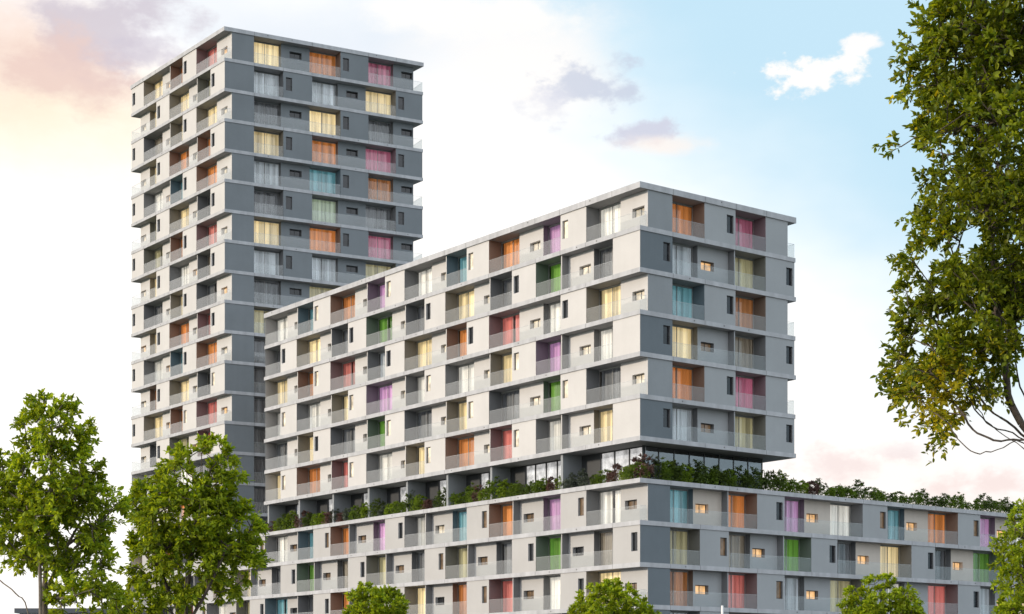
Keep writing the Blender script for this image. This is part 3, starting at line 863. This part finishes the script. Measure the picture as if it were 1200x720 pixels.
CX -= 8
D = 95
for (x, y, rx, ry, lab) in ((440, 716, 32, 28, 'small rounded treetop before the podium wall, between the tower tree and the podium corner'),
                            (716, 716, 46, 32, 'spreading bright green treetop right under the podium corner'),
                            (1031, 720, 44, 42, 'green treetop before the podium, right of the white post')):
    bs = gnd(x, D)
    stems = [dict(pts=[bs, q(x, y + 60), q(x + 2, y + 20), q(x, y - 5)], clear=px(0, y + 40, D).z)]
    make_tree('small_tree', lab, bs, stems, [E(x, y, rx, ry, D), E(x - rx * .5, y + 14, rx * .6, ry * .7, D), E(x + rx * .5, y + 14, rx * .6, ry * .7, D), E(x, y + 30, rx * 1.05, 30, D)],
              260, .26, .42, 110, .20, [LEAF2], 'bark', .12, twigs=6, shell=.4)

D = 60
bs = gnd(1208, D)
stems = [dict(pts=[bs, q(1206, 760), q(1203, 700), q(1200, 640)], clear=px(0, 760, D).z)]
make_tree('small_tree', 'loose green tree at the right edge in front of the podium end', bs, stems,
          [E(1200, 650, 30, 36, D), E(1205, 690, 34, 40, D), E(1215, 620, 30, 30, D), E(1200, 735, 40, 36, D)], 150, .24, .38, 90, .15, [LEAF2], 'bark', .12, twigs=6, shell=.4)

# the large overhanging tree, upper right
D = 26
bs = gnd(1268, D)
stems = [dict(pts=[bs, q(1262, 640), q(1245, 575), q(1212, 520), q(1186, 475), q(1176, 420), q(1166, 350), q(1160, 270), q(1150, 180), q(1150, 90), q(1155, 0), q(1160, -60)], clear=px(0, 500, D).z),
         dict(pts=[q(1262, 640), q(1270, 540, .5), q(1255, 440, .8), q(1240, 300, 1), q(1240, 150, 1), q(1240, 0, 1)], join=1),
         dict(pts=[q(1245, 575), q(1215, 525, -.4), q(1195, 516, -.5), q(1165, 516, -.6), q(1140, 503, -.6), q(1118, 470, -.5), q(1095, 440, -.4)], join=1),
         dict(pts=[q(1245, 575), q(1200, 519, -.7), q(1168, 527, -.9), q(1143, 531, -1), q(1122, 514, -1), q(1110, 495, -.9), q(1090, 480, -.8)], join=1),
         dict(pts=[q(1262, 640), q(1228, 545, .3), q(1195, 512, .4), q(1163, 500, .3), q(1143, 480, .2), q(1128, 455, .1)], join=1),
         dict(pts=[q(1245, 575), q(1205, 530, .8), q(1180, 512, .9), q(1155, 492, .9), q(1140, 465, .9)], join=1),
         dict(pts=[q(1212, 520), q(1180, 495, .4), q(1150, 470, .6), q(1125, 425, .7)], join=1),
         dict(pts=[q(1245, 575), q(1212, 490, .6), q(1192, 440, .7), q(1190, 380, .8)], join=1)]
ylo = px(1095, 455, D)
def yel(P):
    k = np.exp(-(((P[:, 0] - ylo.x) / .75) ** 2 + ((P[:, 2] - (ylo.z - .25)) / .62) ** 2)) * 1.3
    left = np.clip((px(1120, 0, D).x - P[:, 0]) / .9, 0, 1) * .10
    return (rng.uniform(size=len(P)) < np.maximum(k * .7, left) * .9).astype(int)
make_tree('deciduous_tree', 'large overhanging tree with yellowing lower leaves, filling the upper right', bs, stems,
          [E(1170, 20, 92, 75, D, 1.5), E(1150, 80, 92, 50, D, 1.5), E(1135, 60, 80, 34, D, .8), E(1150, 180, 98, 75, D, 1.6), E(1155, 285, 102, 80, D, 1.6), E(1140, 370, 88, 62, D, 1.5),
           E(1078, 425, 48, 40, D, 1.0), E(1095, 465, 46, 40, D, .9), E(1130, 430, 50, 40, D, 1.1), E(1250, 230, 90, 210, D, 2.0), E(1235, 0, 110, 120, D, 2.0)],
          840, .145, .31, 80, .108, [LEAFD, LEAFY], 'bark', .068, r_tip=.006, twigs=6, yellow=yel, shell=.3, wide=.55)

# ------------------------------------------------------------------ shrubs along the podium roof edge
SHR = {'dark green': leaf_mat('shrub_dark', (.040, .072, .014), (.095, .14, .022), .3),
       'mid green': leaf_mat('shrub_mid', (.07, .13, .014), (.15, .22, .024), .35),
       'bright green': leaf_mat('shrub_bright', (.10, .18, .014), (.21, .29, .024), .4),
       'burgundy': leaf_mat('shrub_burgundy', (.085, .05, .045), (.18, .11, .09), .3, (1.5, .9, .8)),
       'grey green': leaf_mat('shrub_grey', (.055, .075, .055), (.12, .14, .11), .3, (1.3, 1.3, .9))}
def shrub_mesh(kind, tall, seed):
    P, Up, Nr, S = [], [], [], []
    n = int(rng.integers(30, 40))
    cs = np.stack([rng.uniform(-.55, .55, n), rng.uniform(-.35, .35, n), rng.uniform(.3, 1.0, n) * tall * .75], 1)
    cs[:, 2] = tall * (.12 + .78 * rng.uniform(.2, 1, n) * np.sqrt(np.clip(1 - (cs[:, 0] / .75) ** 2 - (cs[:, 1] / .6) ** 2, .05, 1)))
    cs[0] = (0, 0, tall * .85)
    rr = rng.uniform(.15, .25, n)
    ow = cs - np.array([0, 0, tall * .2]); ow /= np.linalg.norm(ow, axis=1, keepdims=True)
    P, Up, Nr, S, tw = spray_leaves(cs, ow, rr, 95, .072, 9)
    low = rng.uniform(size=(420, 3)) * np.array([1.3, .8, tall * .55]) - np.array([.65, .4, 0])
    P = np.concatenate([P, low]); Up = np.concatenate([Up, unit(420) + np.array([0, 0, .5])]); Nr = np.concatenate([Nr, unit(420)]); S = np.concatenate([S, np.full(420, .11)])
    P[:, 2] = np.maximum(P[:, 2], .03)
    V = leaf_arrays(P, Nr, Up, S, .6)
    V[:, :, 2] = np.maximum(V[:, :, 2], .01)
    me = leaves_mesh('shrub', V, [SHR[kind], M['bark']])
    return me
variants = {k: [shrub_mesh(k, t, i) for i, t in enumerate((.9, 1.2, 1.5))] for k in SHR}
ORD = ['first', 'second', 'third', 'fourth', 'fifth', 'sixth', 'seventh', 'eighth', 'ninth', 'tenth', 'eleventh', 'twelfth', 'thirteenth', 'fourteenth', 'fifteenth',
       'sixteenth', 'seventeenth', 'eighteenth', 'nineteenth', 'twentieth'] + ['twenty-' + w for w in ('first', 'second', 'third', 'fourth', 'fifth', 'sixth', 'seventh', 'eighth', 'ninth')] + ['thirtieth'] + \
      ['thirty-' + w for w in ('first', 'second', 'third', 'fourth', 'fifth', 'sixth', 'seventh', 'eighth', 'ninth')] + ['fortieth'] + ['forty-' + w for w in ('first', 'second', 'third', 'fourth', 'fifth', 'sixth', 'seventh', 'eighth', 'ninth')] + ['fiftieth'] + ['fifty-' + w for w in ('first', 'second', 'third')]
WORD = {0: 'low', 1: 'rounded', 2: 'tall'}
zr = CZ + H * 5
def shrub(f, t, d, kind, var, sc, label):
    p = f.P(t, d)
    o = link('shrub', variants[kind][var], None, (p.x, p.y, zr), rng.uniform(0, 6.28), (sc * rng.uniform(.9, 1.15), sc * rng.uniform(.9, 1.15), sc))
    tag(o, label, 'shrub', 'shrubs along the podium roof edge')
kinds_ = ['dark green', 'mid green', 'bright green', 'burgundy', 'grey green']
t = .9; i = 0
while t < 57:
    k = rng.choice(kinds_, p=[.27, .27, .16, .21, .09]); v = int(rng.integers(0, 3))
    shrub(pod.fl, t, rng.uniform(.5, .85), k, v, rng.uniform(.9, 1.35), f'{WORD[v]} {k} shrub, {ORD[i]} from the podium corner along the white front')
    t += rng.uniform(1.0, 1.35); i += 1
t = .7; i = 0
while t < 57:
    dense = t < 16
    k = rng.choice(kinds_, p=[.48, .18, .06, .20, .08] if dense else [.28, .40, .16, .16, .0]); v = int(rng.integers(1, 3)) if dense else int(rng.integers(0, 3))
    shrub(pod.fr, t, rng.uniform(.55, 1.0), k, v, rng.uniform(1.1, 1.35) if dense else rng.uniform(.75, 1.3), f'{WORD[v]} {k} shrub, {ORD[i]} from the podium corner along the grey front')
    t += rng.uniform(.95, 1.25); i += 1

# ------------------------------------------------------------------ small things at the bottom edge
# white post
D = 88
base = gnd(846.5, D); top = px(846.5, 711, D).z
po = thing('post', 'slim white post standing before the podium, its top just in view', 'post', base)
m = MB(); m.tube([(0, 0, 0), (0, 0, top - .25), (0, 0, top)], [.085, .06, .055], 12); m.box(-.13, .13, -.13, .13, 0, .03)
link('shaft', m.mesh('shaft', [M['white_metal']], False), po)
m = MB(); m.tube([(0, 0, top), (0, 0, top + .03), (0, 0, top + .05)], [.065, .065, .03], 12); link('cap', m.mesh('cap', [M['white_metal']]), po)
# low pavilion at the bottom left
D = 125
pb = px(20, 716, D); base = (pb.x, D, 0)
pv = thing('low_pavilion', 'low grey building with dark flat roof edge behind the leftmost tree', 'building', base)
zt = px(0, 713, D).z; W_ = 8.4; Dp = 9
m = MB(); m.box(0.1, W_ - .1, .3, Dp, 0, zt - .34); link('wall', m.mesh('wall', [M['slate']]), pv)
m = MB(); m.box(-.2, W_ + .2, 0, Dp + .3, zt - .34, zt); link('roof', m.mesh('roof', [M['roof_dark']]), pv)
m = MB(); m.box(.8, W_ - .8, .26, .3, zt - 1.9, zt - .7); wf = link('window', m.mesh('window', [M['frame']]), pv)
m = MB(); m.box(.86, W_ - .86, .25, .27, zt - 1.84, zt - .76); link('pane', m.mesh('pane', [M['win_dark']]), wf)

# ground, street, pavement
def sheet(name, x0, x1, y0, y1, z, mat):
    m = MB(); m.quad((x0, y0, z), (x1, y0, z), (x1, y1, z), (x0, y1, z)); return tag(link(name, m.mesh(name, [M[mat]])), kind='structure')
gr_m = plaster('grass_ground', (.06, .085, .03), var=.3, scale=.2); M['grass'] = gr_m
sheet('ground', -2500, 2500, -2500, 2500, -.004, 'grass')
sheet('plaza', -70, 90, 30, 260, .0, 'paving')
sheet('road', -300, 300, 6, 16, .004, 'asphalt')
for y in (5.6, 16.0):
    m = MB(); m.box(-300, 300, y, y + .4, 0, .12); tag(link('kerb', m.mesh('kerb', [M['concrete']])), kind='structure')

# ------------------------------------------------------------------ sky and sun
az = math.atan2(-.955, -.295)          # direction towards the sun, clockwise from +Y
SUN_EL = 13
sun_dir = Vector((math.sin(az) * math.cos(math.radians(SUN_EL)), math.cos(az) * math.cos(math.radians(SUN_EL)), math.sin(math.radians(SUN_EL))))
sd = bpy.data.lights.new('sun', 'SUN'); so = bpy.data.objects.new('sun', sd); COL.objects.link(so)
sd.energy = 2.3; sd.angle = math.radians(5); sd.color = (1, .86, .69)
so.rotation_euler = sun_dir.to_track_quat('Z', 'Y').to_euler()
so.location = sun_dir * 200

wd = bpy.data.worlds.new('World'); SC.world = wd; wd.use_nodes = True
nt = wd.node_tree; nt.nodes.clear(); L = nt.links.new
out = N(nt, 'ShaderNodeOutputWorld'); bg = N(nt, 'ShaderNodeBackground'); L(bg.outputs[0], out.inputs[0])
SKY = .1; EXP = .6; KD = SKY * 2 ** EXP       # colours below are written as they display
bg.inputs['Strength'].default_value = SKY
sky = N(nt, 'ShaderNodeTexSky', sky_type='NISHITA'); sky.sun_disc = False
sky.sun_elevation = math.radians(SUN_EL); sky.sun_rotation = az % (2 * math.pi)
sky.air_density = 1.2; sky.dust_density = 2.0; sky.ozone_density = 1.0
tc = N(nt, 'ShaderNodeTexCoord')
def math_(op, a, b=None, c=None, clamp=False):
    n = N(nt, 'ShaderNodeMath', operation=op); n.use_clamp = clamp
    for i, v in enumerate((a, b, c)):
        if v is None: continue
        if isinstance(v, (int, float)): n.inputs[i].default_value = v
        else: L(v, n.inputs[i])
    return n.outputs[0]
def noise(scale, detail=6, rough=.6, stretch=(1, 1, 1), off=(0, 0, 0)):
    mp = N(nt, 'ShaderNodeMapping'); mp.inputs['Scale'].default_value = stretch; mp.inputs['Location'].default_value = off
    L(tc.outputs['Generated'], mp.inputs['Vector'])
    n = N(nt, 'ShaderNodeTexNoise'); n.inputs['Scale'].default_value = scale; n.inputs['Detail'].default_value = detail; n.inputs['Roughness'].default_value = rough
    L(mp.outputs[0], n.inputs['Vector']); return n.outputs['Fac']
def smooth(v, a, b, lo=0, hi=1):
    n = N(nt, 'ShaderNodeMapRange', interpolation_type='SMOOTHSTEP')
    n.inputs['From Min'].default_value = a; n.inputs['From Max'].default_value = b; n.inputs['To Min'].default_value = lo; n.inputs['To Max'].default_value = hi
    L(v, n.inputs['Value']); return n.outputs[0]
def mixc(fac, a, b):
    n = N(nt, 'ShaderNodeMix', data_type='RGBA')
    if isinstance(fac, (int, float)): n.inputs['Factor'].default_value = fac
    else: L(fac, n.inputs['Factor'])
    for k, v in (('A', a), ('B', b)):
        if isinstance(v, tuple): n.inputs[k].default_value = (*v, 1)
        else: L(v, n.inputs[k])
    return n.outputs['Result']
def blob(x, y, rx, ry, nz, amp=1.1, soft=.5):
    """a cloud in the direction of photo pixel (x, y); nz breaks up its edge"""
    d = Vector(((x - CX) / F, 1, (HY - y) / F)).normalized(); k = d.y / F
    s = N(nt, 'ShaderNodeVectorMath', operation='SUBTRACT'); L(tc.outputs['Generated'], s.inputs[0]); s.inputs[1].default_value = d
    m = N(nt, 'ShaderNodeVectorMath', operation='MULTIPLY'); L(s.outputs[0], m.inputs[0]); m.inputs[1].default_value = (1 / (rx * k), 1 / .3, 1 / (ry * k))
    l = N(nt, 'ShaderNodeVectorMath', operation='LENGTH'); L(m.outputs[0], l.inputs[0])
    v = math_('MULTIPLY_ADD', math_('SUBTRACT', nz, .5), -amp * 2, l.outputs['Value'])
    return smooth(v, 1.0 - soft, 1.0 + soft * .6, 1, 0)
sep = N(nt, 'ShaderNodeSeparateXYZ'); L(tc.outputs['Generated'], sep.inputs[0])
nb = noise(3.0, 5, .55, (1, 1, 2.2)); nm = noise(9, 7, .6, (1, 1, 1.8), (3, 1, 2)); nh = noise(52, 8, .6, (1, 1, 1.6), (4, 2, 7)); nf = noise(24, 8, .62, (1, 1, 1.7), (1, 5, 2))
c = sky.outputs[0]
WH = tuple(v / KD for v in (1.20, 1.165, 1.13)); BLU = tuple(v / KD for v in (.60, .845, 1.0)); BACK = tuple(v / KD for v in (1.55, 1.60, 1.68))
# high thin veil lit by the low sun: bright over most of the sky, thinner high on the right
veil = math_('ADD', math_('MULTIPLY', sep.outputs['Z'], -2.7), math_('MULTIPLY', sep.outputs['X'], -1.9))
veil = math_('MULTIPLY_ADD', math_('SUBTRACT', nb, .5), .9, veil)
veil = smooth(veil, -1.32, -.70)
c = mixc(.93, c, BLU)
c = mixc(veil, c, WH)
# unseen patchy brightness added behind the viewer to light right faces and trees
c = mixc(math_('MULTIPLY', smooth(sep.outputs['Y'], .05, -.6), smooth(nb, .2, .7, .45, 1)), c, BACK)
layers = [
    # x, y, rx, ry, noise, colour (display-linear), strength, amp, soft
    (290, 25, 330, 75, nm, (.84, .90, .97), .75, .8, .8),
    (390, 60, 150, 40, nm, (.80, .87, .96), .6, .9, .8),
    (50, 120, 190, 75, nm, (1.05, .90, .68), .85, .7, .9),
    (35, 55, 150, 65, nm, (.95, .74, .64), .85, 1.0, .8),
    (125, 32, 74, 42, nf, (.64, .58, .66), .8, 2.2, .7),
    (45, 85, 95, 34, nf, (.86, .64, .58), .8, 2.2, .8),
    (165, 62, 45, 20, nh, (.66, .61, .70), .7, 1.6, .7),
    (560, 18, 110, 26, nf, (1.05, 1.03, 1.0), .9, 1.3, .6),
    (610, 95, 120, 55, nm, (1.05, 1.01, .98), .8, 1.2, .8),
    (690, 104, 47, 25, nh, (.60, .65, .78), .8, 1.9, .6),
    (645, 122, 30, 18, nh, (.78, .79, .88), .7, 1.9, .7),
    (757, 154, 43, 14, nh, (.66, .67, .79), .9, 1.6, .5),
    (765, 170, 56, 13, nf, (1.05, .93, .85), .7, 1.2, .7),
    (955, 84, 58, 17, nh, (1.05, 1.03, 1.0), 1.0, 1.9, .4),
    (1014, 50, 22, 10, nh, (1.05, 1.02, 1.0), .9, 1.5, .45),
    (1030, 560, 230, 75, nm, (1.06, .985, .93), .7, .8, .9),
    (985, 543, 62, 17, nh, (.94, .79, .77), .8, 1.7, .8),
    (1040, 528, 40, 9, nh, (.92, .80, .80), .6, 1.6, .8),
    (1165, 566, 75, 15, nh, (.95, .78, .75), .8, 1.7, .8),
    (1120, 590, 90, 12, nf, (1.0, .90, .86), .6, 1.5, .8),
]
for (x, y, rx, ry, nz, col, st, amp, soft) in layers:
    c = mixc(math_('MULTIPLY', blob(x, y, rx, ry, nz, amp, soft), st), c, tuple(v / KD for v in col))
L(c, bg.inputs['Color'])

SC.view_settings.view_transform = 'Standard'; SC.view_settings.look = 'None'
SC.view_settings.exposure = EXP; SC.view_settings.gamma = 1
SC.render.resolution_x, SC.render.resolution_y = 1024, 614
SC.cycles.max_bounces = 8; SC.cycles.transparent_max_bounces = 16; SC.cycles.use_denoising = True
SC.cycles.caustics_reflective = False; SC.cycles.caustics_refractive = False
